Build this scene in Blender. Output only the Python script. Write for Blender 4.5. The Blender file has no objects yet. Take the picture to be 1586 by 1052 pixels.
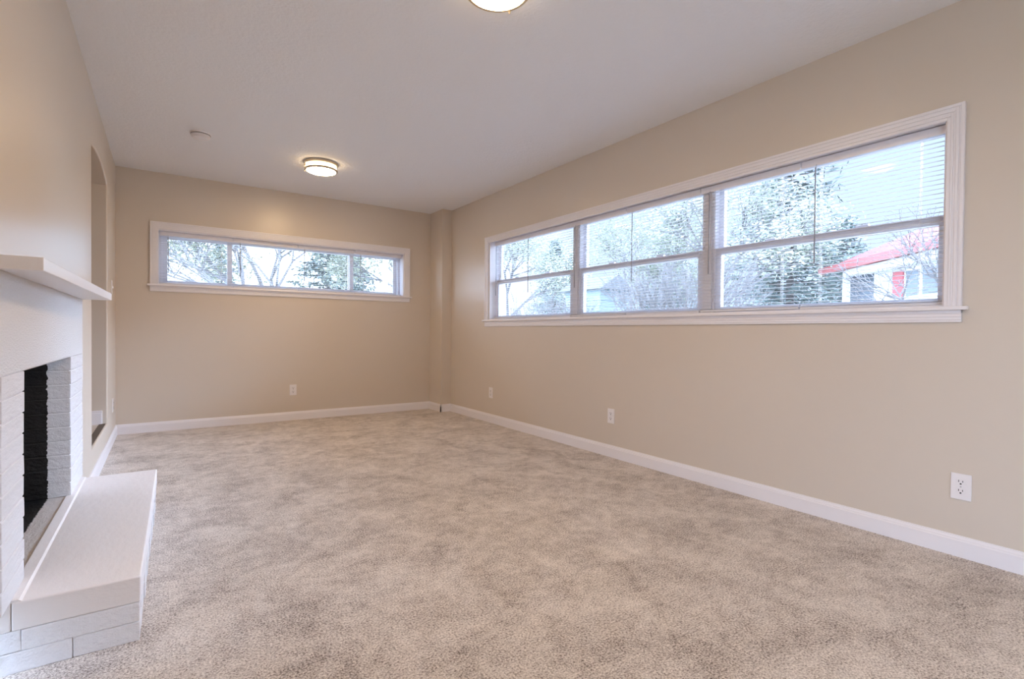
import bpy, bmesh, math, random
from mathutils import Vector, Matrix, noise as mnoise

S = bpy.context.scene
COL = S.collection
R = random.Random(7)

# ------------------------------------------------------------------ camera
F_PX, YAW, PITCH, ROLL, EYE = 784.0, 0.6018, -0.0137, 0.0093, 0.9651
cd = bpy.data.cameras.new('camera'); cam = bpy.data.objects.new('camera', cd); COL.objects.link(cam)
cd.sensor_width = 36.0; cd.lens = F_PX / 1586 * 36.0; cd.clip_start = 0.02; cd.clip_end = 400
f_ = Vector((math.sin(YAW)*math.cos(PITCH), math.cos(YAW)*math.cos(PITCH), math.sin(PITCH)))
r_ = Vector((math.cos(YAW), -math.sin(YAW), 0)); u_ = r_.cross(f_)
r2 = r_*math.cos(ROLL) + u_*math.sin(ROLL); u2 = -r_*math.sin(ROLL) + u_*math.cos(ROLL)
M = Matrix((r2, u2, -f_)).transposed().to_4x4(); M.translation = (0, 0, EYE)
cam.matrix_world = M
S.camera = cam

# ------------------------------------------------------------------ view
S.view_settings.view_transform = 'Standard'; S.view_settings.look = 'None'
S.view_settings.exposure = 0.60; S.view_settings.gamma = 1.0; S.view_settings.use_curve_mapping = False
S.cycles.use_denoising = True
S.cycles.max_bounces = 10; S.cycles.diffuse_bounces = 6; S.cycles.transparent_max_bounces = 16
S.cycles.caustics_reflective = False; S.cycles.caustics_refractive = False
S.cycles.sample_clamp_indirect = 6

# ------------------------------------------------------------------ world: hazy bright sky, plus bright lobes added to light the room
SKY_VIEW = 1.00         # hazy sky away from the added lobes
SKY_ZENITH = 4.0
SKY_FILL_LEFT = 10.0        # added unseen lobe, lights the right wall through the left doors
FILL_LEFT_AZ = Vector((-0.92, -0.10, 0.38)).normalized()
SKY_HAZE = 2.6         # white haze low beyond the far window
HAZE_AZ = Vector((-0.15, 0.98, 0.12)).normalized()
SKY_FILL_RIGHT = 58.0     # added glow low on the right, out of view, strengthens the window light
FILL_RIGHT_AZ = Vector((0.95, -0.26, 0.20)).normalized()
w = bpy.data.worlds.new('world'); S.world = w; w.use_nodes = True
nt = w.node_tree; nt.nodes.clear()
def wn(t, **k):
    n = nt.nodes.new(t)
    for a, b in k.items(): setattr(n, a, b)
    return n
out = wn('ShaderNodeOutputWorld'); bg = wn('ShaderNodeBackground'); tc = wn('ShaderNodeTexCoord')
sep = wn('ShaderNodeSeparateXYZ'); nt.links.new(tc.outputs['Generated'], sep.inputs[0])
ramp = wn('ShaderNodeValToRGB'); nt.links.new(sep.outputs[2], ramp.inputs[0])
ramp.color_ramp.elements[0].position = 0.0; ramp.color_ramp.elements[0].color = (0.60, 0.745, 1.0, 1)
ramp.color_ramp.elements[1].position = 0.55; ramp.color_ramp.elements[1].color = (0.55, 0.72, 1.0, 1)
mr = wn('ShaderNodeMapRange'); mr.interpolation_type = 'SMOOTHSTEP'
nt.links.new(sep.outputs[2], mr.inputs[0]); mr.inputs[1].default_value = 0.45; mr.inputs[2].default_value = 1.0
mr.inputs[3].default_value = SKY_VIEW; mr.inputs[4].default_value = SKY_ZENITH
dot = wn('ShaderNodeVectorMath', operation='DOT_PRODUCT'); nt.links.new(tc.outputs['Generated'], dot.inputs[0]); dot.inputs[1].default_value = FILL_RIGHT_AZ
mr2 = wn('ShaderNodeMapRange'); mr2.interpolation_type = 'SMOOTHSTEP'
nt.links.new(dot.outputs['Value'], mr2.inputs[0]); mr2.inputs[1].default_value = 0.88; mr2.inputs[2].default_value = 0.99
mr2.inputs[3].default_value = 0.0; mr2.inputs[4].default_value = SKY_FILL_RIGHT
dot2 = wn('ShaderNodeVectorMath', operation='DOT_PRODUCT'); nt.links.new(tc.outputs['Generated'], dot2.inputs[0]); dot2.inputs[1].default_value = FILL_LEFT_AZ
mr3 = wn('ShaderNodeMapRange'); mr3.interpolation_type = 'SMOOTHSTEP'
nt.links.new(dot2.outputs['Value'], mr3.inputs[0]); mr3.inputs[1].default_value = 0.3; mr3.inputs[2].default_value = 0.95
mr3.inputs[3].default_value = 0.0; mr3.inputs[4].default_value = SKY_FILL_LEFT
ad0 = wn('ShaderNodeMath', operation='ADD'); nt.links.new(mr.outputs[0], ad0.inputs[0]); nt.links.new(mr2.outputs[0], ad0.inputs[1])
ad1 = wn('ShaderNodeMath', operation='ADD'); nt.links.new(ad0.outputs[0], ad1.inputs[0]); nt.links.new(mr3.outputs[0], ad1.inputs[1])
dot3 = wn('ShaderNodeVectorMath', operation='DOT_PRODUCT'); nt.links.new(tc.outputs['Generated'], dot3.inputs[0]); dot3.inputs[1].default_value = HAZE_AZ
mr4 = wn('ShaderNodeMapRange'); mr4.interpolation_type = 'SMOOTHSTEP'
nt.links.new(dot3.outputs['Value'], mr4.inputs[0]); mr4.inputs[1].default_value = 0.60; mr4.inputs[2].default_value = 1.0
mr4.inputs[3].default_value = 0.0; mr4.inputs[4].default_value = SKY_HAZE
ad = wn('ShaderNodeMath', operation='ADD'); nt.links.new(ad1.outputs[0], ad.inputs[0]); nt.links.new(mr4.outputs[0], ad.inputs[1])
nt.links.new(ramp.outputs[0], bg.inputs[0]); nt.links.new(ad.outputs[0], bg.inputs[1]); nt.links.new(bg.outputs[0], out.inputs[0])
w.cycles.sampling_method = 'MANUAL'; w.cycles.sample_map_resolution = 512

sd = bpy.data.lights.new('sun', 'SUN'); sun = bpy.data.objects.new('sun', sd); COL.objects.link(sun)
sd.energy = 0.7; sd.angle = 0.03; sd.color = (1.0, 0.95, 0.86)
sun.rotation_euler = Vector((-0.75, 0.02, 0.80)).to_track_quat('Z', 'Y').to_euler()

def portal(name, loc, rot, sx, sy):
    d = bpy.data.lights.new(name, 'AREA'); d.shape = 'RECTANGLE'; d.size = sx; d.size_y = sy
    d.cycles.is_portal = True
    o = bpy.data.objects.new(name, d); COL.objects.link(o); o.location = loc; o.rotation_euler = rot
    return o
# ------------------------------------------------------------------ room numbers (metres)
XL, XR, YF, YB, H = -0.366, 2.880, 5.824, -2.60, 2.44
PX0, PX1, PZ0, PZ1 = -2.35, -0.45, 0.05, 2.12        # added unseen glazed doors in the left wall, for extra daylight
portal('portal_doors', (XL-0.20, (PX0+PX1)/2, (PZ0+PZ1)/2), (math.radians(90), 0, math.radians(-90)), PX1-PX0, PZ1-PZ0)
portal('portal_right', (XR+0.20, 2.71, 1.52), (math.radians(90), 0, math.radians(90)), 3.9, 0.86)
portal('portal_far', (1.17, YF+0.24, 1.65), (math.radians(90), 0, math.radians(180)), 2.5, 0.55)

# ------------------------------------------------------------------ materials
MATS = {}
def newmat(name):
    m = bpy.data.materials.new(name); m.use_nodes = True
    return m, m.node_tree, m.node_tree.nodes['Principled BSDF']
def L(nt, a, b): nt.links.new(a, b)
def simple(name, col, rough=0.5, metal=0.0, spec=0.5, emit=None, estr=0.0, bump=None):
    m, nt, b = newmat(name)
    b.inputs['Base Color'].default_value = (*col, 1); b.inputs['Roughness'].default_value = rough
    b.inputs['Metallic'].default_value = metal; b.inputs['Specular IOR Level'].default_value = spec
    if emit: b.inputs['Emission Color'].default_value = (*emit, 1); b.inputs['Emission Strength'].default_value = estr
    if bump:
        sc, st, dist = bump
        t = nt.nodes.new('ShaderNodeTexCoord'); n = nt.nodes.new('ShaderNodeTexNoise'); n.inputs['Scale'].default_value = sc
        n.inputs['Detail'].default_value = 4
        L(nt, t.outputs['Object'], n.inputs['Vector'])
        bp = nt.nodes.new('ShaderNodeBump'); bp.inputs['Strength'].default_value = st; bp.inputs['Distance'].default_value = dist
        L(nt, n.outputs['Fac'], bp.inputs['Height']); L(nt, bp.outputs[0], b.inputs['Normal'])
    MATS[name] = m; return m
def ramp_node(nt, stops):
    r = nt.nodes.new('ShaderNodeValToRGB'); cr = r.color_ramp
    while len(cr.elements) < len(stops): cr.elements.new(0.5)
    for e, (p, c) in zip(cr.elements, stops): e.position = p; e.color = (*c, 1)
    return r

WALL_C = (0.63, 0.555, 0.475)
wallm = simple('wall_paint', WALL_C, 0.31, spec=0.5, bump=(160, 0.06, 0.002))
hallm = simple('hall_paint', WALL_C, 0.5)
trimm = simple('trim_paint', (0.80, 0.775, 0.80), 0.35)
plastic = simple('white_plastic', (0.80, 0.77, 0.78), 0.3)
vinyl = simple('window_vinyl', (0.78, 0.78, 0.84), 0.35)
blindm = simple('blind_slats', (0.68, 0.67, 0.70), 0.4)
wandm = simple('wand_plastic', (0.30, 0.30, 0.33), 0.2)
dark = simple('dark_slot', (0.02, 0.02, 0.022), 0.6)
nickel = simple('brushed_nickel', (0.55, 0.47, 0.38), 0.32, 0.9)
lampg = simple('lamp_diffuser', (0.9, 0.88, 0.82), 0.4, emit=(1.0, 0.70, 0.39), estr=78.0)
lamps = simple('lamp_side_glass', (0.9, 0.88, 0.82), 0.4, emit=(1.0, 0.72, 0.40), estr=5.5)
black = simple('soot_black', (0.004, 0.004, 0.005), 0.9, spec=0.1, bump=(60, 0.5, 0.01))
nosing = simple('dark_nosing', (0.10, 0.075, 0.055), 0.6, bump=(200, 0.5, 0.003))
metal = simple('steel', (0.5, 0.5, 0.5), 0.35, 0.9)

# ceiling: white with trowelled crow's-foot texture
m, nt_, b = newmat('ceiling_texture'); ceilm = m
b.inputs['Base Color'].default_value = (0.83, 0.84, 0.87, 1); b.inputs['Roughness'].default_value = 0.7
t = nt_.nodes.new('ShaderNodeTexCoord'); n1 = nt_.nodes.new('ShaderNodeTexNoise'); n1.inputs['Scale'].default_value = 9; n1.inputs['Detail'].default_value = 5; n1.inputs['Distortion'].default_value = 1.6
n2 = nt_.nodes.new('ShaderNodeTexNoise'); n2.inputs['Scale'].default_value = 60; n2.inputs['Detail'].default_value = 3
for n in (n1, n2): L(nt_, t.outputs['Object'], n.inputs['Vector'])
mx = nt_.nodes.new('ShaderNodeMath'); mx.operation = 'MULTIPLY'; L(nt_, n1.outputs['Fac'], mx.inputs[0]); L(nt_, n2.outputs['Fac'], mx.inputs[1])
bp = nt_.nodes.new('ShaderNodeBump'); bp.inputs['Strength'].default_value = 0.25; bp.inputs['Distance'].default_value = 0.02
L(nt_, mx.outputs[0], bp.inputs['Height']); L(nt_, bp.outputs[0], b.inputs['Normal'])

# carpet
m, nt_, b = newmat('carpet'); carpetm = m
b.inputs['Roughness'].default_value = 0.95; b.inputs['Specular IOR Level'].default_value = 0.1
b.inputs['Sheen Weight'].default_value = 0.15
t = nt_.nodes.new('ShaderNodeTexCoord')
def nz(scale, detail=3, rough=0.6, dist=0.0, typ='ShaderNodeTexNoise'):
    n = nt_.nodes.new(typ); n.inputs['Scale'].default_value = scale
    if typ == 'ShaderNodeTexNoise':
        n.inputs['Detail'].default_value = detail; n.inputs['Roughness'].default_value = rough; n.inputs['Distortion'].default_value = dist
    L(nt_, t.outputs['Object'], n.inputs['Vector']); return n
fine = nz(150, 3, 0.85); big = nz(4.2, 6, 0.66, 0.5); mid = nz(20, 3, 0.6)
bl = nt_.nodes.new('ShaderNodeMath'); bl.operation = 'MULTIPLY_ADD'; bl.inputs[1].default_value = 0.30; bl.inputs[2].default_value = -0.17
L(nt_, big.outputs['Fac'], bl.inputs[0])
bm2 = nt_.nodes.new('ShaderNodeMath'); bm2.operation = 'MULTIPLY_ADD'; bm2.inputs[1].default_value = 0.18
L(nt_, mid.outputs['Fac'], bm2.inputs[0]); L(nt_, bl.outputs[0], bm2.inputs[2])
sm = nt_.nodes.new('ShaderNodeMath'); sm.operation = 'ADD'; L(nt_, fine.outputs['Fac'], sm.inputs[0]); L(nt_, bm2.outputs[0], sm.inputs[1])
cr = ramp_node(nt_, [(0.39, (0.07, 0.05, 0.045)), (0.47, (0.30, 0.25, 0.225)), (0.55, (0.58, 0.52, 0.48)), (0.70, (0.90, 0.84, 0.79))])
L(nt_, sm.outputs[0], cr.inputs[0]); L(nt_, cr.outputs[0], b.inputs['Base Color'])
bp = nt_.nodes.new('ShaderNodeBump'); bp.inputs['Strength'].default_value = 0.8; bp.inputs['Distance'].default_value = 0.006
L(nt_, fine.outputs['Fac'], bp.inputs['Height']); L(nt_, bp.outputs[0], b.inputs['Normal'])

# painted brick (soot where it reaches into the firebox)
def brick_mat(name, col, soot_x=None, bump=(26, 0.55, 0.012), stipple=0.0):
    m, nt_, b = newmat(name); b.inputs['Roughness'].default_value = 0.5
    t = nt_.nodes.new('ShaderNodeTexCoord'); g = nt_.nodes.new('ShaderNodeNewGeometry')
    mp = nt_.nodes.new('ShaderNodeMapping'); mp.inputs['Scale'].default_value = (1, 0.45, 1.6)
    L(nt_, g.outputs['Position'], mp.inputs['Vector'])
    n = nt_.nodes.new('ShaderNodeTexNoise'); n.inputs['Scale'].default_value = bump[0]; n.inputs['Detail'].default_value = 6; n.inputs['Roughness'].default_value = 0.65
    L(nt_, mp.outputs[0], n.inputs['Vector'])
    bp = nt_.nodes.new('ShaderNodeBump'); bp.inputs['Strength'].default_value = bump[1]; bp.inputs['Distance'].default_value = bump[2]
    L(nt_, n.outputs['Fac'], bp.inputs['Height']); L(nt_, bp.outputs[0], b.inputs['Normal'])
    b.inputs['Base Color'].default_value = (*col, 1)
    if soot_x is not None:
        sp = nt_.nodes.new('ShaderNodeSeparateXYZ'); L(nt_, g.outputs['Position'], sp.inputs[0])
        n2 = nt_.nodes.new('ShaderNodeTexNoise'); n2.inputs['Scale'].default_value = 70; n2.inputs['Detail'].default_value = 5
        L(nt_, g.outputs['Position'], n2.inputs['Vector'])
        a = nt_.nodes.new('ShaderNodeMath'); a.operation = 'MULTIPLY_ADD'; a.inputs[1].default_value = 0.022
        L(nt_, n2.outputs['Fac'], a.inputs[0]); L(nt_, sp.outputs[0], a.inputs[2])
        c = nt_.nodes.new('ShaderNodeMath'); c.operation = 'GREATER_THAN'; c.inputs[1].default_value = soot_x + 0.011
        L(nt_, a.outputs[0], c.inputs[0])
        mx = nt_.nodes.new('ShaderNodeMix'); mx.data_type = 'RGBA'; L(nt_, c.outputs[0], mx.inputs[0])
        mx.inputs[6].default_value = (0.004, 0.004, 0.005, 1); mx.inputs[7].default_value = (*col, 1)
        L(nt_, mx.outputs[2], b.inputs['Base Color'])
    return m
brickm = brick_mat('painted_brick', (0.70, 0.69, 0.705), soot_x=-0.430)
stucco = brick_mat('stippled_paint', (0.75, 0.74, 0.745), bump=(120, 0.9, 0.006))
hearthm = brick_mat('hearth_paint', (0.78, 0.75, 0.755), bump=(38, 0.25, 0.006))
coursem = brick_mat('hearth_brick', (0.76, 0.76, 0.79), bump=(20, 0.7, 0.016))
innerh = brick_mat('inner_hearth_paint', (0.58, 0.545, 0.53), soot_x=-0.430, bump=(60, 0.5, 0.008))
mantm = simple('mantel_paint', (0.80, 0.79, 0.81), 0.3, bump=(35, 0.15, 0.003))

# window glass: clear pane with a fresnel sheen
m = bpy.data.materials.new('window_glass'); m.use_nodes = True; nt_ = m.node_tree; nt_.nodes.clear(); glassm = m
o_ = nt_.nodes.new('ShaderNodeOutputMaterial'); tr = nt_.nodes.new('ShaderNodeBsdfTransparent'); gl = nt_.nodes.new('ShaderNodeBsdfGlossy'); fr = nt_.nodes.new('ShaderNodeFresnel'); mi = nt_.nodes.new('ShaderNodeMixShader')
tr.inputs[0].default_value = (0.95, 0.965, 0.97, 1); gl.inputs['Roughness'].default_value = 0.0
nt_.nodes.remove(fr); lw = nt_.nodes.new('ShaderNodeLayerWeight'); pw = nt_.nodes.new('ShaderNodeMath'); pw.operation = 'POWER'; pw.inputs[1].default_value = 4.0
ma = nt_.nodes.new('ShaderNodeMath'); ma.operation = 'MULTIPLY_ADD'; ma.inputs[1].default_value = 0.25; ma.inputs[2].default_value = 0.004
L(nt_, lw.outputs['Facing'], pw.inputs[0]); L(nt_, pw.outputs[0], ma.inputs[0]); L(nt_, ma.outputs[0], mi.inputs[0])
L(nt_, tr.outputs[0], mi.inputs[1]); L(nt_, gl.outputs[0], mi.inputs[2]); L(nt_, mi.outputs[0], o_.inputs[0])

# hall wood floor
m, nt_, b = newmat('hall_wood'); woodm = m; b.inputs['Roughness'].default_value = 0.4
t = nt_.nodes.new('ShaderNodeTexCoord'); wv = nt_.nodes.new('ShaderNodeTexWave'); wv.inputs['Scale'].default_value = 3; wv.inputs['Distortion'].default_value = 4
L(nt_, t.outputs['Object'], wv.inputs['Vector']); cr = ramp_node(nt_, [(0.0, (0.55, 0.36, 0.20)), (1.0, (0.66, 0.46, 0.28))]); L(nt_, wv.outputs['Color'], cr.inputs[0]); L(nt_, cr.outputs[0], b.inputs['Base Color'])

def leafmat(name, c1, c2):
    m, nt_, b = newmat(name); b.inputs['Roughness'].default_value = 0.7; b.inputs['Specular IOR Level'].default_value = 0.2
    g = nt_.nodes.new('ShaderNodeNewGeometry'); n = nt_.nodes.new('ShaderNodeTexNoise'); n.inputs['Scale'].default_value = 1.7; n.inputs['Detail'].default_value = 4
    L(nt_, g.outputs['Position'], n.inputs['Vector']); cr = ramp_node(nt_, [(0.35, c1), (0.65, c2)]); L(nt_, n.outputs['Fac'], cr.inputs[0]); L(nt_, cr.outputs[0], b.inputs['Base Color'])
    return m
pinem = leafmat('pine_needles', (0.10, 0.125, 0.125), (0.17, 0.20, 0.175))
leafm = leafmat('loose_leaves', (0.23, 0.255, 0.205), (0.38, 0.385, 0.30))
barkm = simple('bark', (0.10, 0.09, 0.085), 0.9, bump=(20, 0.6, 0.03))
twigm = simple('pale_bark', (0.17, 0.16, 0.165), 0.9)
grassm = leafmat('winter_grass', (0.38, 0.38, 0.33), (0.52, 0.50, 0.44))
sidingm = simple('white_siding', (0.72, 0.72, 0.70), 0.6)
bluesid = simple('blue_grey_siding', (0.20, 0.25, 0.28), 0.6)
redm = simple('red_paint', (0.42, 0.10, 0.11), 0.5)
redroof = simple('red_roof_edge', (0.42, 0.12, 0.12), 0.6)
greyg = simple('dim_window_pane', (0.16, 0.18, 0.21), 0.3)
porchm = simple('porch_painted_shade', (0.15, 0.17, 0.20), 0.8)  # dark colour stands in for the shade inside the porch
brickext = simple('exterior_wall', (0.5, 0.42, 0.36), 0.9)

# ------------------------------------------------------------------ mesh helpers
class MB:
    def __init__(s): s.bm = bmesh.new()
    def box(s, x0, x1, y0, y1, z0, z1, jit=0.0):
        v = [s.bm.verts.new((x + R.uniform(-jit, jit), y + R.uniform(-jit, jit), z + R.uniform(-jit, jit)))
             for x in (x0, x1) for y in (y0, y1) for z in (z0, z1)]
        for q in ((0,1,3,2), (4,6,7,5), (0,4,5,1), (2,3,7,6), (0,2,6,4), (1,5,7,3)): s.bm.faces.new([v[i] for i in q])
        return s
    def prism(s, pts, vec):
        a = [s.bm.verts.new(p) for p in pts]; b = [s.bm.verts.new(Vector(p) + Vector(vec)) for p in pts]
        s.bm.faces.new(a); s.bm.faces.new(b[::-1]); n = len(a)
        for i in range(n): s.bm.faces.new((a[i], b[i], b[(i+1) % n], a[(i+1) % n]))
        return s
    def hexa(s, v8):
        v = [s.bm.verts.new(p) for p in v8]   # bottom 4 then top 4
        for q in ((3,2,1,0), (4,5,6,7), (0,1,5,4), (1,2,6,5), (2,3,7,6), (3,0,4,7)): s.bm.faces.new([v[i] for i in q])
        return s
    def lathe(s, cx, cy, prof, n=48, cap=True):
        rings = [[s.bm.verts.new((cx + r*math.cos(2*math.pi*i/n), cy + r*math.sin(2*math.pi*i/n), z)) for i in range(n)] for r, z in prof]
        for a, b in zip(rings, rings[1:]):
            for i in range(n): s.bm.faces.new((a[i], a[(i+1) % n], b[(i+1) % n], b[i]))
        if cap: s.bm.faces.new(rings[0][::-1]); s.bm.faces.new(rings[-1])
        return s
    def tube(s, p0, p1, r0, r1=None, n=8):
        r1 = r0 if r1 is None else r1
        p0, p1 = Vector(p0), Vector(p1); d = (p1-p0).normalized()
        a = d.orthogonal().normalized(); b = d.cross(a)
        A = [s.bm.verts.new(p0 + r0*(a*math.cos(2*math.pi*i/n) + b*math.sin(2*math.pi*i/n))) for i in range(n)]
        B = [s.bm.verts.new(p1 + r1*(a*math.cos(2*math.pi*i/n) + b*math.sin(2*math.pi*i/n))) for i in range(n)]
        for i in range(n): s.bm.faces.new((A[i], A[(i+1) % n], B[(i+1) % n], B[i]))
        s.bm.faces.new(A[::-1]); s.bm.faces.new(B)
        return s
    def build(s, name, mat, parent=None, bevel=0.0, seg=2, smooth=False, fix=True, keep=None):
        if fix: bmesh.ops.recalc_face_normals(s.bm, faces=s.bm.faces)
        me = bpy.data.meshes.new(name)
        off = Vector((0, 0, 0))
        if parent is not None: off = world_loc(parent)
        elif keep is not None: off = Vector(keep)
        bmesh.ops.translate(s.bm, verts=s.bm.verts, vec=-off)
        s.bm.to_mesh(me); s.bm.free()
        if smooth:
            for p in me.polygons: p.use_smooth = True
        me.materials.append(mat)
        o = bpy.data.objects.new(name, me); COL.objects.link(o)
        if parent is not None: o.parent = parent
        else: o.location = off
        if bevel:
            md = o.modifiers.new('bevel', 'BEVEL'); md.width = bevel; md.segments = seg; md.limit_method = 'ANGLE'; md.angle_limit = math.radians(40)
        return o
def world_loc(o):
    v = Vector((0, 0, 0))
    while o is not None: v += Vector(o.location); o = o.parent
    return v
def thing(name, loc, label=None, cat=None, group=None, kind=None):
    o = bpy.data.objects.new(name, None); COL.objects.link(o); o.location = loc; o.empty_display_size = 0.05
    return tag(o, label, cat, group, kind)
def tag(o, label=None, cat=None, group=None, kind=None):
    if label: o['label'] = label
    if cat: o['category'] = cat
    if group: o['group'] = group
    if kind: o['kind'] = kind
    return o
def struct(o): o['kind'] = 'structure'; return o

# ------------------------------------------------------------------ room shell
def wall_grid(name, us, rows, removed, mapf, thick, mat, bevel_holes=False):
    """us: breaks along the wall; rows: list of functions u->z; removed(i,j): cell is open."""
    bm = bmesh.new()
    F = [[bm.verts.new(mapf(u, r(u), 0)) for r in rows] for u in us]
    B = [[bm.verts.new(mapf(u, r(u), thick)) for r in rows] for u in us]
    nu, nr = len(us)-1, len(rows)-1
    solid = lambda i, j: 0 <= i < nu and 0 <= j < nr and not removed(i, j)
    for i in range(nu):
        for j in range(nr):
            if not solid(i, j): continue
            bm.faces.new((F[i][j], F[i+1][j], F[i+1][j+1], F[i][j+1]))
            bm.faces.new((B[i][j], B[i][j+1], B[i+1][j+1], B[i+1][j]))
            if not solid(i-1, j): bm.faces.new((F[i][j], F[i][j+1], B[i][j+1], B[i][j]))
            if not solid(i+1, j): bm.faces.new((F[i+1][j], B[i+1][j], B[i+1][j+1], F[i+1][j+1]))
            if not solid(i, j-1): bm.faces.new((F[i][j], B[i][j], B[i+1][j], F[i+1][j]))
            if not solid(i, j+1): bm.faces.new((F[i][j+1], F[i+1][j+1], B[i+1][j+1], B[i][j+1]))
    for v in [v for v in bm.verts if not v.link_faces]: bm.verts.remove(v)
    bmesh.ops.recalc_face_normals(bm, faces=bm.faces)
    if bevel_holes:
        ed = []
        for e in bm.edges:
            if len(e.link_faces) == 2 and e.calc_face_angle() > 1.0 and bevel_holes(e.verts[0].co, e.verts[1].co): ed.append(e)
        bmesh.ops.bevel(bm, geom=ed, offset=0.010, segments=3, affect='EDGES', profile=0.5)
    me = bpy.data.meshes.new(name); bm.to_mesh(me); bm.free(); me.materials.append(mat)
    o = bpy.data.objects.new(name, me); COL.objects.link(o); return struct(o)

fl = struct(MB().box(XL-0.10, XR+0.10, YB-0.1, YF+0.1, -0.10, 0.0).build('floor', carpetm))
struct(MB().box(XL-2.6, XR+0.25, YB-0.25, YF+0.9, H, H+0.15).build('ceiling', ceilm))

# right wall with one long opening
WY0, WY1, WZ0, WZ1 = 0.775, 4.640, 1.085, 1.944
wall_grid('wall_right', [YB-0.15, WY0, WY1, YF+0.15], [lambda u: -0.1, lambda u: WZ0, lambda u: WZ1, lambda u: H+0.05],
          lambda i, j: i == 1 and j == 1, lambda u, z, d: (XR+d, u, z), 0.17, wallm)
# far wall
FX0, FX1, FZ0, FZ1 = -0.060, 2.403, 1.374, 1.912
wall_grid('wall_far', [XL-0.15, FX0, FX1, XR+0.15], [lambda u: -0.1, lambda u: FZ0, lambda u: FZ1, lambda u: H+0.05],
          lambda i, j: i == 1 and j == 1, lambda u, z, d: (u, YF+d, z), 0.20, wallm)
struct(MB().box(XL-0.15, XR+0.15, YB-0.15, YB, -0.1, H+0.05).build('wall_back', wallm))
# left wall with arched opening and fireplace opening
AY0, AY1, AZ0, ASP, ACR = 4.000, 5.040, 0.222, 2.082, 2.140
NA = 20
ua = [AY0 + (AY1-AY0)*i/NA for i in range(NA+1)]
def arch(u):
    if AY0 <= u <= AY1:
        k = (u-(AY0+AY1)/2)/((AY1-AY0)/2); rad = ((AY1-AY0)**2/4 + (ACR-ASP)**2)/(2*(ACR-ASP))
        return ACR - rad + math.sqrt(rad*rad - (k*(AY1-AY0)/2)**2)
    return ASP
FPY0, FPY1, FPZ = 1.815, 3.428, 1.116
us = [YB-0.15, PX0, PX1, FPY0, FPY1] + ua + [YF+0.1]
rows = [lambda u: -0.1, lambda u: PZ0, lambda u: AZ0, lambda u: FPZ, arch, lambda u: H+0.05]
wall_grid('wall_left', us, rows, lambda i, j: (i == 3 and j <= 2) or (5 <= i < 5+NA and 2 <= j <= 3) or (i == 1 and 1 <= j <= 3),
          lambda u, z, d: (XL-d, u, z), 0.16, wallm,
          lambda a, b: AY0-0.01 < a.y < AY1+0.01 and AY0-0.01 < b.y < AY1+0.01 and a.z > 0.2 and b.z > 0.2 and abs(a.x-XL) < 0.001 and abs(b.x-XL) < 0.001)
# boxed chase in the far right corner
struct(MB().box(2.748, XR+0.02, 5.500, YF+0.02, -0.05, H+0.03).build('wall_corner_chase', wallm, bevel=0.004))

# hall beyond the arch
HX = XL-0.16
struct(MB().box(HX-1.9, HX+0.02, 3.2, 6.4, 0.10, AZ0-0.004).build('floor_hall', woodm))
struct(MB().box(HX-2.0, HX-1.9, 3.1, 6.5, 0.1, H+0.02).build('wall_hall_side', hallm))
struct(MB().box(HX-1.9, HX, 3.1, 3.2, 0.1, H+0.02).build('wall_hall_near', hallm))
struct(MB().box(HX-1.9, HX, 6.4, 6.5, 0.1, H+0.02).build('wall_hall_far', hallm))
struct(MB().box(HX, HX+0.05, YF+0.15, 6.4, 0.1, H+0.02).build('wall_hall_return', hallm))
hl = bpy.data.lights.new('hall_fill_light', 'POINT'); hl.energy = 2.5; hl.color = (1, 0.78, 0.55); hl.shadow_soft_size = 0.1  # added fill light without a fixture, brightens the closed hall
ho = bpy.data.objects.new('hall_fill_light', hl); COL.objects.link(ho); ho.location = (HX-1.0, 4.2, 2.2)

# baseboards
BT = 0.013
PROF = [(0, 0), (BT, 0), (BT, .070), (BT-.003, .074), (BT-.003, .079), (BT-.007, .086), (BT-.008, .092), (0, .092)]
def base_run(name, A, B, inward, z0=0.0):
    A, B, n = Vector((*A, z0)), Vector((*B, z0)), Vector((*inward, 0))
    return struct(MB().prism([A + n*d + Vector((0, 0, z)) for d, z in PROF], B-A).build(name, trimm))
base_run('baseboard_right', (XR, YB), (XR, 5.500), (-1, 0))
base_run('baseboard_far', (XL, YF), (2.748, YF), (0, -1))
base_run('baseboard_left', (XL, 3.375), (XL, YF), (1, 0))
base_run('baseboard_left_near', (XL, PX1), (XL, 1.50), (1, 0))
base_run('baseboard_corner', (2.748-BT, 5.500), (XR, 5.500), (0, -1))
base_run('baseboard_corner_side', (2.748, 5.500-BT), (2.748, YF), (-1, 0))
base_run('baseboard_back', (XL, YB), (XR, YB), (0, 1))
# tall baseboard on the arch jamb and threshold
jb = MB().box(-0.515, -0.398, AY1-0.013, AY1, AZ0, 0.330); jb.box(-0.515, -0.402, AY1-0.018, AY1, AZ0, 0.312)
struct(jb.build('baseboard_arch_jamb', trimm, bevel=0.002))
struct(MB().box(XL-0.052, XL-0.012, AY0+0.002, AY1-0.002, AZ0-0.002, AZ0+0.004).build('trim_threshold', nosing, bevel=0.0015))

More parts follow.
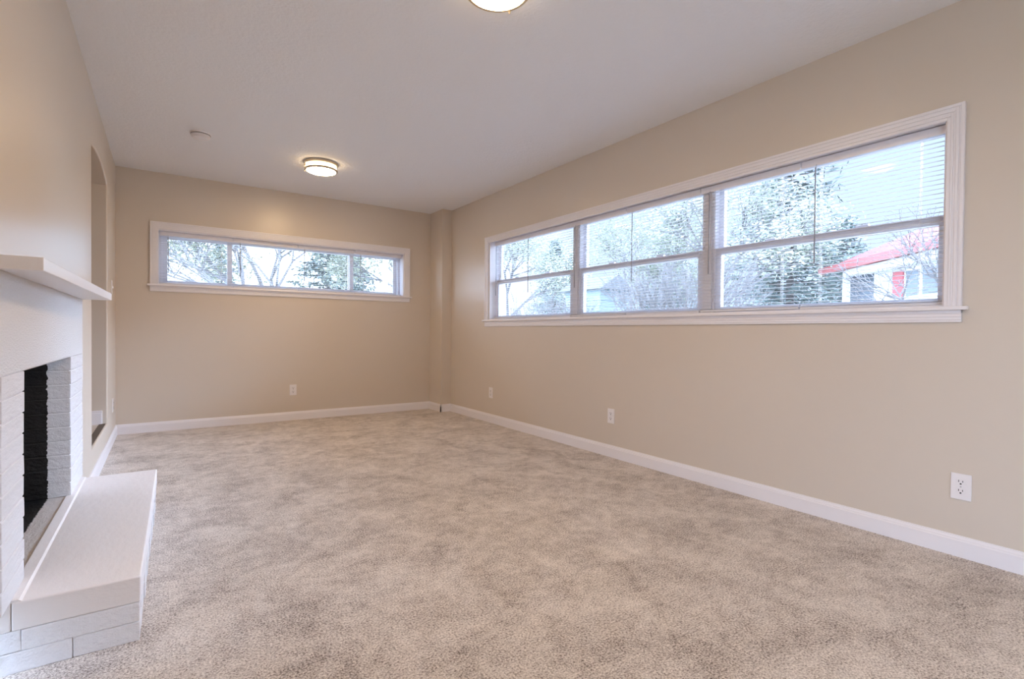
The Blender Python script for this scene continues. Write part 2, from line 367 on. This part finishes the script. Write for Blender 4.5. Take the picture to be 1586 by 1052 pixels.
# ------------------------------------------------------------------ windows
def win_map(side):
    # (u along wall, z, d outward from wall face) -> xyz box extents
    if side == 'right': return lambda b, u0, u1, z0, z1, d0, d1: b.box(XR+d0, XR+d1, u0, u1, z0, z1)
    if side == 'far': return lambda b, u0, u1, z0, z1, d0, d1: b.box(u0, u1, YF+d0, YF+d1, z0, z1)
    return lambda b, u0, u1, z0, z1, d0, d1: b.box(XL-d1, XL-d0, u0, u1, z0, z1)
def frame_rect(bx, b, u0, u1, z0, z1, wd, d0, d1, bot=True, wtop=None, wbot=None):
    wt = wtop or wd; wb = wbot or wd
    bx(b, u0, u0+wd, z0, z1, d0, d1); bx(b, u1-wd, u1, z0, z1, d0, d1)
    bx(b, u0+wd, u1-wd, z1-wt, z1, d0, d1)
    if bot: bx(b, u0+wd, u1-wd, z0, z0+wb, d0, d1)
def casing(side, win, u0, u1, z0, z1, cw):
    bx = win_map(side); b = MB()
    # stepped, fluted casing standing proud of the wall: outer band, field, two beads
    def U(a, wd, th):   # U-shaped band: inset a from outer edge, width wd, thickness th
        bx(b, u0+a, u0+a+wd, z0, z1-a, -th, 0.0); bx(b, u1-a-wd, u1-a, z0, z1-a, -th, 0.0)
        bx(b, u0+a+wd, u1-a-wd, z1-a-wd, z1-a, -th, 0.0)
    U(0, 0.013, 0.019); U(0.013, 0.006, 0.015); U(0.019, 0.012, 0.017); U(0.031, 0.008, 0.0135); U(0.039, 0.010, 0.015)
    U(0.049, cw-0.049, 0.011)
    return b.build('casing', trimm, win, bevel=0.0012, seg=1)
def stool_apron(side, win, u0, u1, zt, zb, za, proj, deep):
    bx = win_map(side)
    b = MB(); bx(b, u0-0.022, u1+0.022, zb, zt, -proj, 0.0); bx(b, u0+0.066, u1-0.066, zb, zt, 0.0, deep)
    b.build('sill', trimm, win, bevel=0.004, seg=3)
    b = MB(); bx(b, u0, u1, za, zb, -0.012, 0.0); bx(b, u0, u1, za+0.010, za+0.016, -0.015, 0); bx(b, u0, u1, za+0.024, za+0.030, -0.015, 0)
    bx(b, u0, u1, zb-0.014, zb, -0.017, 0)
    b.build('apron', trimm, win, bevel=0.0012, seg=1)

# far window (window_1): horizontal slider
w1 = thing('window_1', (1.17, YF, 1.37), kind='structure')
casing('far', w1, -0.112, 2.470, 1.389, 1.977, 0.067)
stool_apron('far', w1, -0.112, 2.470, 1.389, 1.372, 1.323, 0.034, 0.10)
bx = win_map('far')
b = MB(); frame_rect(bx, b, FX0, FX1, 1.386, FZ1, 0.012, 0.004, 0.20); b.build('jamb', vinyl, w1)
b = MB(); frame_rect(bx, b, FX0+0.012, FX1-0.012, 1.386, FZ1-0.01, 0.030, 0.115, 0.190); b.build('frame', vinyl, w1, bevel=0.002)
for x0, x1, d in ((FX0+0.040, 0.580, 0.150), (0.530, 1.822, 0.120), (1.770, FX1-0.040, 0.150)):
    b = MB(); frame_rect(bx, b, x0, x1, 1.412, FZ1-0.038, 0.045, d, d+0.028, wtop=0.030, wbot=0.030); sa = b.build('sash', vinyl, w1, bevel=0.002)
    b = MB(); bx(b, x0+0.04, x1-0.04, 1.438, FZ1-0.064, d+0.012, d+0.016); b.build('pane', glassm, sa)

# right window (window_2): three double-hung units under one casing
w2 = thing('window_2', (XR, 2.71, 1.08), kind='structure')
casing('right', w2, 0.713, 4.709, 1.099, 1.988, 0.063)
stool_apron('right', w2, 0.713, 4.709, 1.099, 1.082, 1.029, 0.034, 0.11)
bx = win_map('right')
b = MB(); frame_rect(bx, b, WY0, WY1, 1.096, WZ1, 0.010, 0.004, 0.17, wtop=0.008); b.build('jamb', trimm, w2)
MU = [(1.985, 2.075), (3.290, 3.380)]
for a, c in MU:
    b = MB(); bx(b, a, c, 1.097, WZ1-0.008, 0.085, 0.165); bx(b, a+0.02, c-0.02, 1.097, WZ1-0.008, 0.078, 0.085); b.build('mullion', trimm, w2, bevel=0.002)
units = [(0.785, 1.985), (2.075, 3.290), (3.380, 4.630)]
for a, c in units:
    b = MB(); frame_rect(bx, b, a, c, 1.497, 1.936, 0.036, 0.128, 0.158, wtop=0.03, wbot=0.035); up = b.build('upper_sash', vinyl, w2, bevel=0.002)
    b = MB(); bx(b, a+0.03, c-0.03, 1.52, 1.91, 0.142, 0.146); b.build('pane', glassm, up)
    b = MB(); frame_rect(bx, b, a, c, 1.099, 1.528, 0.042, 0.092, 0.124, wtop=0.044, wbot=0.045)
    bx(b, a+0.03, c-0.03, 1.500, 1.528, 0.086, 0.096); lo = b.build('lower_sash', vinyl, w2, bevel=0.002)
    b = MB(); bx(b, a+0.035, c-0.035, 1.135, 1.49, 0.106, 0.110); b.build('pane', glassm, lo)
    for k in (0.3, 0.7):
        uc = a+(c-a)*k; b = MB(); bx(b, uc-0.03, uc+0.03, 1.528, 1.540, 0.094, 0.118); b.build('sash_lock', vinyl, lo, bevel=0.003)

# glazed doors added behind the viewer to bring in cool daylight (window_3)
w3 = thing('added_door_1', (XL, (PX0+PX1)/2, PZ0), kind='structure')
bx = win_map('left')
PZ1 = ASP
b = MB(); frame_rect(bx, b, PX0, PX1, PZ0, PZ1, 0.05, 0.02, 0.13); b.build('frame', vinyl, w3, bevel=0.003)
for x0, x1, d in ((PX0+0.05, -1.36, 0.04), (-1.44, PX1-0.05, 0.08)):
    b = MB(); frame_rect(bx, b, x0, x1, PZ0+0.05, PZ1-0.05, 0.06, d, d+0.03); sa = b.build('sliding_sash', vinyl, w3, bevel=0.002)
    b = MB(); bx(b, x0+0.05, x1-0.05, PZ0+0.10, PZ1-0.10, d+0.012, d+0.016); b.build('pane', glassm, sa)

# ------------------------------------------------------------------ mini blinds
def mini_blind(side, u0, u1, ztop, zbot, dplane, uw, zw, label, group, wand_thin=False, low_z=0.0):
    """u0<u1 extents; dplane = depth of headrail front; uw wand position"""
    P = (lambda u, d, z: (XR+d, u, z)) if side == 'right' else (lambda u, d, z: (u, YF+d, z))
    bx = win_map(side); g = 0.0035
    a, c = u0+g, u1-g
    t = thing('window_blind', P((a+c)/2, dplane+0.013, zbot), label, 'blind', group)
    b = MB(); bx(b, a, c, ztop-0.026, ztop, dplane+0.004, dplane+0.030); hr = b.build('headrail', blindm, t, bevel=0.0015)
    b = MB(); bx(b, a-0.001, c+0.001, ztop-0.040, ztop-0.001, dplane, dplane+0.003); b.build('valance', trimm, hr)
    # slats: shallow crowned strips
    zs = ztop-0.046; n = int((zs-(zbot+0.024))/0.0213); b = MB(); bm = b.bm
    cs = [(-0.0125, -0.0014), (-0.0065, 0.0003), (0.0, 0.0009), (0.0065, 0.0003), (0.0125, -0.0014)]
    for i in range(n+1):
        z = zs - (zs-(zbot+0.022))*i/n
        tz = R.uniform(-0.0006, 0.0006); ti = math.radians(R.uniform(3.0, 6.0))
        for th in (0,):
            ra, rb = [], []
            for k, (d, h) in enumerate(cs):
                dd = d*math.cos(ti); hh = h + d*math.sin(ti)
                for uu, arr in ((a, ra), (c, rb)):
                    arr.append(P(uu, dplane+0.017+dd, z+hh+tz))
            top0 = [bm.verts.new(p) for p in ra]; top1 = [bm.verts.new(p) for p in rb]
            lo0 = [bm.verts.new((p[0], p[1], p[2]-0.0007)) for p in ra]; lo1 = [bm.verts.new((p[0], p[1], p[2]-0.0007)) for p in rb]
            for k in range(4):
                bm.faces.new((top0[k], top0[k+1], top1[k+1], top1[k])); bm.faces.new((lo0[k], lo1[k], lo1[k+1], lo0[k+1]))
            for q in (0, 4): bm.faces.new((top0[q], top1[q], lo1[q], lo0[q]))
            for A_, B_ in ((top0, lo0), (top1, lo1)):
                for k in range(4): bm.faces.new((A_[k], A_[k+1], B_[k+1], B_[k]))
    b.build('slats', blindm, t)
    b = MB(); bx(b, a, c, zbot, zbot+0.014, dplane+0.006, dplane+0.028); br_ = b.build('bottom_rail', blindm, t, bevel=0.002)
    for uu in (a+0.09, c-0.09):
        b = MB(); bx(b, uu-0.006, uu+0.006, zbot-0.003, zbot+0.001, dplane+0.010, dplane+0.022); b.build('rail_plug', plastic, br_)
    for uu in (a+0.10, c-0.10):
        b = MB()
        for d in (0.0035, 0.0305): b.tube(P(uu, dplane+d, ztop-0.03), P(uu, dplane+d, zbot+0.012), 0.0006, n=4)
        b.tube(P(uu, dplane+0.017, ztop-0.03), P(uu, dplane+0.017, zbot+0.012), 0.0007, n=4)
        b.build('ladder_cord', plastic, t)
    b = MB(); b.tube(P(uw, dplane-0.010, ztop-0.052), P(uw, dplane-0.010, zw), 0.0036, n=6)
    wd = b.build('wand', wandm, t, smooth=True)
    b = MB(); b.tube(P(uw, dplane-0.002, ztop-0.034), P(uw, dplane-0.010, ztop-0.056), 0.002, n=6); b.build('wand_hook', metal, wd)
    return t
RB = [(3.985, 4.618, 4.573), (3.387-0.005, 3.985, 3.985-0.045), (2.732, 3.382, 3.314), (2.077, 2.732, 2.664), (1.435, 2.077, 2.004), (0.787, 1.435, 1.352)]
RB[0] = (4.060, 4.618, 4.573); RB[1] = (3.382, 4.060, 3.994)
labs = ['small white mini blind at the far end of the long right window',
        'white mini blind second from the far corner in the long right window, over the meeting of first unit and first mullion',
        'white mini blind over the far half of the middle unit of the long right window',
        'white mini blind over the near half of the middle unit of the long right window',
        'white mini blind over the far half of the nearest unit of the right window',
        'largest white mini blind, nearest the viewer, with the red-trimmed house behind it']
labs[1] = 'white mini blind ending at the far mullion of the long right window'
for i, (a, c, uw) in enumerate(RB):
    mini_blind('right', a, c, 1.932, 1.107 + (0.003, 0.0, 0.004, 0.0, 0.005, 0.002)[i], 0.055, uw, 1.359, labs[i], 'mini blinds in the long right window')
FB = [(-0.040, 0.578, 0.030), (0.578, 1.200, 0.642), (1.200, 1.822, 1.266), (1.822, 2.388, 1.886)]
labs = ['leftmost white mini blind of the far window', 'white mini blind just right of the left stile in the far window',
        'white mini blind left of the right stile in the far window', 'rightmost white mini blind of the far window, nearest the corner chase']
for i, (a, c, uw) in enumerate(FB):
    mini_blind('far', a, c, 1.900, 1.396 + (0.0, 0.003, 0.0, 0.002)[i], 0.058, uw, 1.505, labs[i], 'mini blinds in the far window')

# ------------------------------------------------------------------ outlets and switch
def outlet(pos, nrm, label, group=None, size=(0.070, 0.114)):
    """pos = centre on wall face; nrm = unit vector into room; local frame (t sideways, z up)"""
    n = Vector(nrm); t_ = Vector((0, 0, 1)).cross(n); p = Vector(pos)
    th = thing('wall_outlet', p - Vector((0, 0, size[1]/2)), label, 'outlet', group)
    def B(b, s0, s1, z0, z1, d0, d1):
        b.hexa([p + t_*s + n*d + Vector((0, 0, z)) for z in (z0, z1) for s, d in ((s0, d0), (s1, d0), (s1, d1), (s0, d1))]); return b
    hw, hh = size[0]/2, size[1]/2
    B(MB(), -hw, hw, -hh, hh, 0.0, 0.006).build('cover_plate', plastic, th, bevel=0.002)
    for zc in (0.020, -0.020):
        b = MB(); pts = []
        for k in range(20):
            a = 2*math.pi*k/20; pts.append(p + t_*max(-0.0165, min(0.0165, 0.020*math.cos(a))) + Vector((0, 0, zc + 0.0145*math.sin(a))) + n*0.005)
        rc = b.prism(pts, n*0.0025).build('receptacle', plastic, th, bevel=0.0006, seg=1)
        for s0, s1, z0, z1 in ((-0.0080, -0.0055, zc, zc+0.009), (0.0055, 0.0080, zc, zc+0.008), (-0.003, 0.003, zc-0.010, zc-0.004)):
            B(MB(), s0, s1, z0, z1, 0.0074, 0.0082).build('slot', dark, rc)
    b = MB(); b.tube(p + n*0.006, p + n*0.0072, 0.0030, n=10); b.build('screw', metal, th)
    # shadow-gap rim of each receptacle
    return th
outlet((XR, 0.704, 0.308), (-1, 0, 0), 'nearest white duplex outlet on the right wall, low, at the right edge')
outlet((XR, 2.812, 0.320), (-1, 0, 0), 'white duplex outlet low on the right wall under the middle of the long window')
outlet((XR, 4.580, 0.320), (-1, 0, 0), 'small white outlet low on the right wall near the far corner chase')
outlet((1.143, YF, 0.326), (0, -1, 0), 'small white outlet on the far wall below the far window')
outlet((XL, 5.487, 0.312), (1, 0, 0), 'white outlet low on the left wall between arch and far corner')
sw = thing('light_switch', (XL, 5.40, 1.25), 'pale light switch plate on the left wall between arch and far corner', 'switch')
MB().box(XL, XL+0.006, 5.365, 5.435, 1.255, 1.369).build('cover_plate', plastic, sw, bevel=0.002)
MB().box(XL+0.006, XL+0.014, 5.396, 5.404, 1.305, 1.322).build('toggle', plastic, sw, bevel=0.001)

# ------------------------------------------------------------------ ceiling lamps and smoke detector
def lamp(x, y, label):
    t = thing('ceiling_lamp', (x, y, H), label, 'ceiling lamp', 'flush ceiling lamps')
    MB().lathe(x, y, [(0.06, H), (0.138, H), (0.142, H-0.006), (0.142, H-0.020), (0.136, H-0.024), (0.06, H-0.024)]).build('base_ring', nickel, t, smooth=False)
    MB().lathe(x, y, [(0.112, H-0.022), (0.126, H-0.026), (0.129, H-0.044), (0.127, H-0.060)], cap=True).build('side_glass', lamps, t, smooth=False)
    MB().lathe(x, y, [(0.122, H-0.058), (0.136, H-0.058), (0.138, H-0.062), (0.138, H-0.070), (0.134, H-0.074), (0.122, H-0.074), (0.122, H-0.058)], cap=False).build('lower_ring', nickel, t)
    MB().lathe(x, y, [(0.121, H-0.062), (0.121, H-0.073), (0.105, H-0.080), (0.07, H-0.086), (0.03, H-0.088)]).build('diffuser', lampg, t)
    for k in range(3):
        a = math.radians(35 + 120*k); px, py = x+0.139*math.cos(a), y+0.139*math.sin(a)
        pt = MB().tube((px, py, H-0.012), (px, py, H-0.070), 0.0028, n=8).build('post', nickel, t)
        MB().lathe(px, py, [(0.002, H-0.068), (0.005, H-0.071), (0.005, H-0.077), (0.002, H-0.081)], n=10).build('finial', nickel, pt)
lamp(1.137, 4.645, 'farther flush round ceiling lamp with two nickel rings, lit warm white')
lamp(1.130, 1.775, 'nearest flush round ceiling lamp, cut by the top edge of the picture')
lamp(1.130, -1.10, 'third flush round ceiling lamp, unseen, added behind the viewer to light the room')  # unseen lamp added to continue the row, more light for the room
t = thing('smoke_detector', (0.225, 4.49, H), 'white round smoke detector on the ceiling towards the arch side', 'smoke detector')
MB().lathe(0.225, 4.49, [(0.070, H), (0.070, H-0.008), (0.066, H-0.010)], n=40).build('base', plastic, t)
MB().lathe(0.225, 4.49, [(0.062, H-0.008), (0.064, H-0.012), (0.063, H-0.026), (0.052, H-0.036), (0.03, H-0.039)], n=40).build('cover', plastic, t)
MB().lathe(0.225, 4.49, [(0.0655, H-0.0095), (0.0655, H-0.0135)], n=40).build('vent_gap', dark, t)

# ------------------------------------------------------------------ fireplace
fp = thing('fireplace', (-0.36, 2.65, 0), 'white painted brick fireplace with black firebox, raised hearth and thin mantel shelf', 'fireplace')
FX, BXK = -0.350, -0.520            # face plane, back of masonry
OY0, OY1, OZ0, OZ1 = 2.092, 3.024, 0.203, 0.838
CH = (OZ1-0.203)/10
def pier(y0, y1, flip):
    b = MB()
    b.box(BXK, FX-0.0035, y0+0.001, y1-0.001, 0.203, OZ1)     # mortar bed
    for k in range(10):
        z0 = 0.203 + k*CH + 0.0018; z1 = 0.203 + (k+1)*CH - 0.0018
        ox = R.uniform(-0.0012, 0.0012); e0, e1 = R.uniform(-0.001, 0.002), R.uniform(-0.001, 0.002)
        b.box(BXK+0.01, FX+ox, y0-e0*flip[0], y1+e1*flip[1], z0, z1, jit=0.0008)
    return b.build('brick_pier', brickm, fp, bevel=0.0028)
pier(FPY0+0.022, OY0, (0, 1)); pier(OY1, FPY1-0.004, (1, 0))
MB().box(BXK, FX, FPY0+0.004, FPY1-0.004, OZ1, FPZ+0.0).build('stippled_panel', stucco, fp, bevel=0.001)
HN, HF = 1.932, 3.372
# firebox lining
b = MB(); x0, x1 = -0.98, BXK
b.box(x0-0.05, x0, OY0+0.10, OY1-0.10, 0.15, 0.95)
b.hexa([(x1, OY0-0.06, 0.15), (x1, OY0, 0.15), (x0, OY0+0.16, 0.15), (x0, OY0+0.10, 0.15), (x1, OY0-0.06, 0.95), (x1, OY0, 0.95), (x0, OY0+0.16, 0.95), (x0, OY0+0.10, 0.95)])
b.hexa([(x1, OY1, 0.15), (x1, OY1+0.06, 0.15), (x0, OY1-0.10, 0.15), (x0, OY1-0.16, 0.15), (x1, OY1, 0.95), (x1, OY1+0.06, 0.95), (x0, OY1-0.10, 0.95), (x0, OY1-0.16, 0.95)])
b.box(x0, x1, OY0-0.06, OY1+0.06, 0.15, 0.200); b.box(x0, x1, OY0-0.06, OY1+0.06, 0.90, 0.95)
b.build('firebox', black, fp)
MB().box(BXK, XL+0.001, HN+0.003, OY1+0.01, 0.0, 0.2025).build('inner_hearth', innerh, fp)
# lintel underside strip (steel angle)
MB().box(-0.440, -0.356, OY0-0.05, OY1+0.05, OZ1-0.004, OZ1).build('lintel', metal, fp)
# hearth: smooth slab over two courses of split brick, its front edge a little out of parallel
he = thing('hearth', (-0.2, 2.65, 0)); he.parent = fp; he.location = Vector((-0.2, 2.65, 0)) - Vector(fp.location)
def hquad(b, z0, z1, xb, fn, ff, yn, yf_, jit=0):
    b.hexa([(xb, yn, z0), (fn, yn, z0), (ff, yf_, z0), (xb, yf_, z0), (xb, yn, z1), (fn, yn, z1), (ff, yf_, z1), (xb, yf_, z1)])
b = MB(); hquad(b, 0.120, 0.200, XL+0.015, -0.060, -0.034, HN, HF); b.box(XL-0.10, XL+0.014, HN, HN+0.12, 0.120, 0.2005); b.build('hearth_slab', hearthm, he, bevel=0.004)
b = MB()
for z0, z1, s in ((0.0, 0.0592, 0.0), (0.0602, 0.1198, 0.11)):
    y = HN
    xs = [XL-0.10, XL+0.145-s, -0.0625]
    # end face bricks, then front face bricks
    for a, c in zip(xs, xs[1:]): b.box(a+0.0004, c-0.0004, HN+R.uniform(0, 0.002), HN+0.09, z0, z1, jit=0.0010)
    y = HN+0.09
    while y < HF:
        y1 = min(y+0.20, HF); fr0 = -0.062+0.026*(y-HN)/(HF-HN)
        b.box(fr0-0.09, fr0+R.uniform(-0.001, 0.0005), y+0.001, y1-0.001, z0, z1, jit=0.0005); y = y1
b.box(XL, -0.075, HN+0.01, HF-0.004, 0.0, 0.119)
b.build('brick_course', coursem, he, bevel=0.0025)
b = MB()
b.prism([(XL-0.0, HN+0.003, 0.198), (XL+0.038, HN+0.003, 0.199), (XL+0.030, HN+0.003, 0.2045), (XL, HN+0.003, 0.2065)], (0, HF-HN-0.006, 0)).build('mortar_fillet', hearthm, he)
# mantel
b = MB(); b.hexa([(XL, 1.800, 1.116), (-0.262, 1.800, 1.116), (-0.231, 3.425, 1.116), (XL, 3.425, 1.116),
                  (XL, 1.800, 1.152), (-0.262, 1.800, 1.152), (-0.231, 3.425, 1.152), (XL, 3.425, 1.152)])
b.build('mantel_shelf', mantm, fp, bevel=0.002)

# ------------------------------------------------------------------ outside
GZ = -0.45
struct(MB().box(-60, 90, -60, 110, GZ-0.2, GZ).build('ground_lawn', grassm))
def wall_prop(o, kind='structure'): o['kind'] = kind; return o

def conifer_bm(h, rad, seed, dens=1.0):
    r = random.Random(seed); fb = MB(); tb = MB(); bm = fb.bm
    tb.tube((0, 0, 0), (0, 0, h*0.97), 0.16*h/9, 0.02, n=8)
    n = int(46*dens)
    for i in range(n):
        z = h*(0.12 + 0.85*i/n); k = (z/h); L_ = rad*(1.05-k)**0.8*r.uniform(0.7, 1.15)
        for j in range(5):
            a = r.uniform(0, 6.283); tip = Vector((math.cos(a)*L_, math.sin(a)*L_, z + L_*r.uniform(-0.25, 0.15)))
            tb.tube((0, 0, z), tip, 0.025, 0.006, n=4)
            for q in range(16):
                s = r.uniform(0.25, 1.05); c = Vector((0, 0, z)).lerp(tip, s) + Vector((r.gauss(0, .12), r.gauss(0, .12), r.gauss(0, .07)))*rad*0.35
                sz = r.uniform(0.10, 0.22)
                u = Vector((r.gauss(0, 1), r.gauss(0, 1), r.gauss(0, .5))).normalized()*sz; v = u.orthogonal().normalized()*sz*0.32
                bm.faces.new([bm.verts.new(c-u), bm.verts.new(c+v), bm.verts.new(c+u), bm.verts.new(c-v)])
    return fb, tb
def grow(tb, p, d, L_, rad, depth, r, tips, spread=0.5, n=5):
    q = p + d*L_; tb.tube(p, q, rad, rad*0.68, n=n)
    if depth == 0: tips.append(q); return
    for k in range(r.choice((2, 3, 3))):
        nd = (d + Vector((r.gauss(0, spread), r.gauss(0, spread), r.gauss(0.08, spread*0.5)))).normalized()
        grow(tb, q, nd, L_*r.uniform(0.62, 0.86), rad*0.66, depth-1, r, tips, spread, max(3, n-1))
def leafy_bm(h, seed, leaf=True, stems=1, depth=5, spread=0.42, lsize=0.10, nleaf=16):
    r = random.Random(seed); tb = MB(); fb = MB(); tips = []
    for s in range(stems):
        a = r.uniform(0, 6.283); lean = 0.0 if stems == 1 else r.uniform(0.12, 0.42)
        grow(tb, Vector((math.cos(a)*0.1*(stems > 1), math.sin(a)*0.1*(stems > 1), 0)), Vector((math.cos(a)*lean, math.sin(a)*lean, 1)).normalized(),
             h*0.27, h*(0.017 if stems == 1 else 0.010), depth, r, tips, spread)
    bm = fb.bm
    if leaf:
        for t_ in tips:
            for q in range(nleaf):
                c = t_ + Vector((r.gauss(0, 1), r.gauss(0, 1), r.gauss(0, 1)))*h*0.04; sz = lsize*r.uniform(0.6, 1.3)
                u = Vector((r.gauss(0, 1), r.gauss(0, 1), r.gauss(0, 1))).normalized()*sz; v = u.orthogonal().normalized()*sz*0.5
                bm.faces.new([bm.verts.new(c-u), bm.verts.new(c+v), bm.verts.new(c+u), bm.verts.new(c-v)])
    return fb, tb
def plant(name, kit, loc, label, cat, group, fmat, tmat, rz=0, sc=1.0):
    t = thing(name, (0, 0, 0), label, cat, group); fb, tb = kit
    if len(fb.bm.verts): fb.build('foliage', fmat, t, fix=False)
    tb.build('trunk', tmat, t, fix=False)
    t.location = loc; t.rotation_euler.z = rz; t.scale = (sc,)*3
    return t
def copy_tree(t, loc, rz, sc, label=None):
    c = t.copy(); COL.objects.link(c); c.location = loc; c.rotation_euler.z = rz; c.scale = (sc,)*3
    if label: c['label'] = label
    for ch in list(t.children):
        d = ch.copy(); COL.objects.link(d); d.parent = c
    return c
tA = plant('pine_tree', conifer_bm(10.5, 3.1, 3, 1.2), (19.0, 9.6, GZ), 'tall blue-green pine seen through the nearest window unit, left of the white house', 'tree', None, pinem, barkm)
GP = 'evergreens in the background'
LP = 'dark evergreen tree standing in the background beyond the other trees'
first = None
for x, y, sc, rz in ((27, 33, 0.9, 1), (33, 26, 1.05, 2), (36, 15.5, 0.85, 3), (17, 36, 0.85, 4), (10.5, 35, 0.9, 5), (2.5, 31, 0.62, 0.5), (6.2, 24, 0.75, 2.4), (38, 20, 0.9, 1.2), (29.5, 12.0, 0.75, 0.4)):
    c = copy_tree(tA, (x, y, GZ), rz, sc, LP); c['group'] = GP
tB = plant('leafy_tree', leafy_bm(7.5, 11, True, 1, 6, 0.45, 0.065, 18), (14.6, 10.0, GZ), 'loose yellow-green tree in the far half of the nearest window unit', 'tree', None, leafm, twigm)
copy_tree(tB, (20.5, 16.5, GZ), 2.0, 1.1, 'hazy yellow-green tree behind the bare shrubs in the middle window unit')
copy_tree(tB, (12.0, 17.8, GZ), 1.0, 0.95, 'hazy leafy tree filling the far unit of the long right window')
copy_tree(tB, (-1.4, 15.0, GZ), 3.0, 0.70, 'loose leafy tree seen at the left of the far window')
copy_tree(tB, (3.0, 18.6, GZ), 4.1, 0.95, 'leafy tree filling the middle right of the far window')
copy_tree(tB, (8.0, 19.0, GZ), 5.1, 1.0, 'leafy tree behind the white post at the right end of the far window')
tC = plant('bare_shrub', leafy_bm(3.5, 21, False, 9, 4, 0.26), (9.6, 8.0, GZ), 'bare many-stemmed shrub at the middle of the middle window unit', 'shrub', None, leafm, twigm)
copy_tree(tC, (9.9, 6.9, GZ), 2.2, 1.05, 'bare many-stemmed shrub at the near end of the middle window unit')
copy_tree(tC, (7.6, 9.6, GZ), 4.2, 0.8, 'bare low shrub in the far unit of the right window')
tD = plant('bare_tree', leafy_bm(4.0, 33, False, 1, 6, 0.40), (10.6, 2.45, GZ), 'thin bare tree in front of the white house', 'tree', None, leafm, twigm)
copy_tree(tD, (1.9, 12.2, GZ), 1.3, 1.3, 'bare tree right of the left stile in the far window')

# white house with red trim: facade running away to the left
A = Vector((16.7, 7.3, 0)); Bp = Vector((13.5, 3.7, 0)); dirv = (Bp-A).normalized(); nrm = Vector((-dirv.y, dirv.x, 0))
if nrm.x > 0: nrm = -nrm
HT = EYE + 2.0                          # eave height
hs = thing('neighbour_house', (15.5, 5.4, GZ), 'white house with red roof edge, red shutter and white porch column, outside the nearest window', 'house')
def fac(s, z, d=0.0):                   # s metres from A towards B, d towards the viewer
    v = A + dirv*s + nrm*d; return (v.x, v.y, z)
def fbox(b, s0, s1, z0, z1, d0, d1):
    b.hexa([fac(s, z, d) for z in (z0, z1) for s, d in ((s0, d0), (s1, d0), (s1, d1), (s0, d1))]); return b
fbox(MB(), 1.75, 10.0, GZ, HT-0.22, -6.0, -0.35).build('wall', sidingm, hs)
fbox(MB(), -0.1, 1.748, GZ, HT-0.25, -5.9, -0.50).build('porch_wall', porchm, hs)
b = MB(); pts = [fac(-0.25, HT-0.02, 0.15), fac(-0.25, HT-0.02, -6.2), fac(-0.25, HT+1.4, -3.0)]; 
b.prism(pts, tuple(dirv*10.6)).build('roof', redroof, hs)
fbox(MB(), -0.25, 10.3, HT-0.13, HT+0.06, 0.10, 0.18).build('fascia', redroof, hs)
fbox(MB(), 1.0, 10.2, HT-0.30, HT-0.13, -0.30, 0.02).build('frieze', sidingm, hs)
fbox(MB(), 0.62, 0.78, GZ, HT-0.13, -0.25, -0.10).build('porch_column', sidingm, hs, bevel=0.01)
fbox(MB(), 0.0, 1.745, GZ, GZ+0.5, -0.49, -0.05).build('porch_floor', sidingm, hs)
fbox(MB(), 2.62, 3.02, EYE+0.95, EYE+1.62, -0.35, -0.31).build('shutter', redm, hs)
for s0, s1 in ((3.12, 3.62), (3.72, 4.22)):
    wv_ = fbox(MB(), s0-0.04, s1+0.04, EYE+0.93, EYE+1.62, -0.35, -0.325).build('window', sidingm, hs)
    fbox(MB(), s0, s1, EYE+0.97, EYE+1.58, -0.325, -0.32).build('pane', greyg, wv_)

# pale blue-grey outbuilding seen at the far end of the middle unit
sh = thing('outbuilding', (13.5, 14.1, GZ), 'pale blue-grey sided outbuilding at the far end of the middle window unit', 'building')
MB().box(12.8, 14.2, 13.1, 15.0, GZ, 2.55).build('wall', bluesid, sh)
b = MB(); b.prism([(12.6, 12.9, 2.55), (14.4, 12.9, 2.55), (13.5, 12.9, 3.1)], (0, 2.3, 0)).build('roof', simple('grey_shingle', (0.16, 0.165, 0.18), 0.9), sh)
b = MB()
for k in range(14): b.box(12.785, 12.8, 13.1, 15.0, GZ+0.2*k, GZ+0.2*k+0.185); b.box(12.8, 14.2, 13.085, 13.1, GZ+0.2*k, GZ+0.2*k+0.185)
b.build('clapboards', bluesid, sh)
# white post outside the far window
tag(MB().box(3.32, 3.40, 9.0, 9.08, GZ, 3.4).build('porch_post', sidingm, bevel=0.01, keep=(3.4, 9.06, GZ)), 'white square post outside the right end of the far window', 'post')
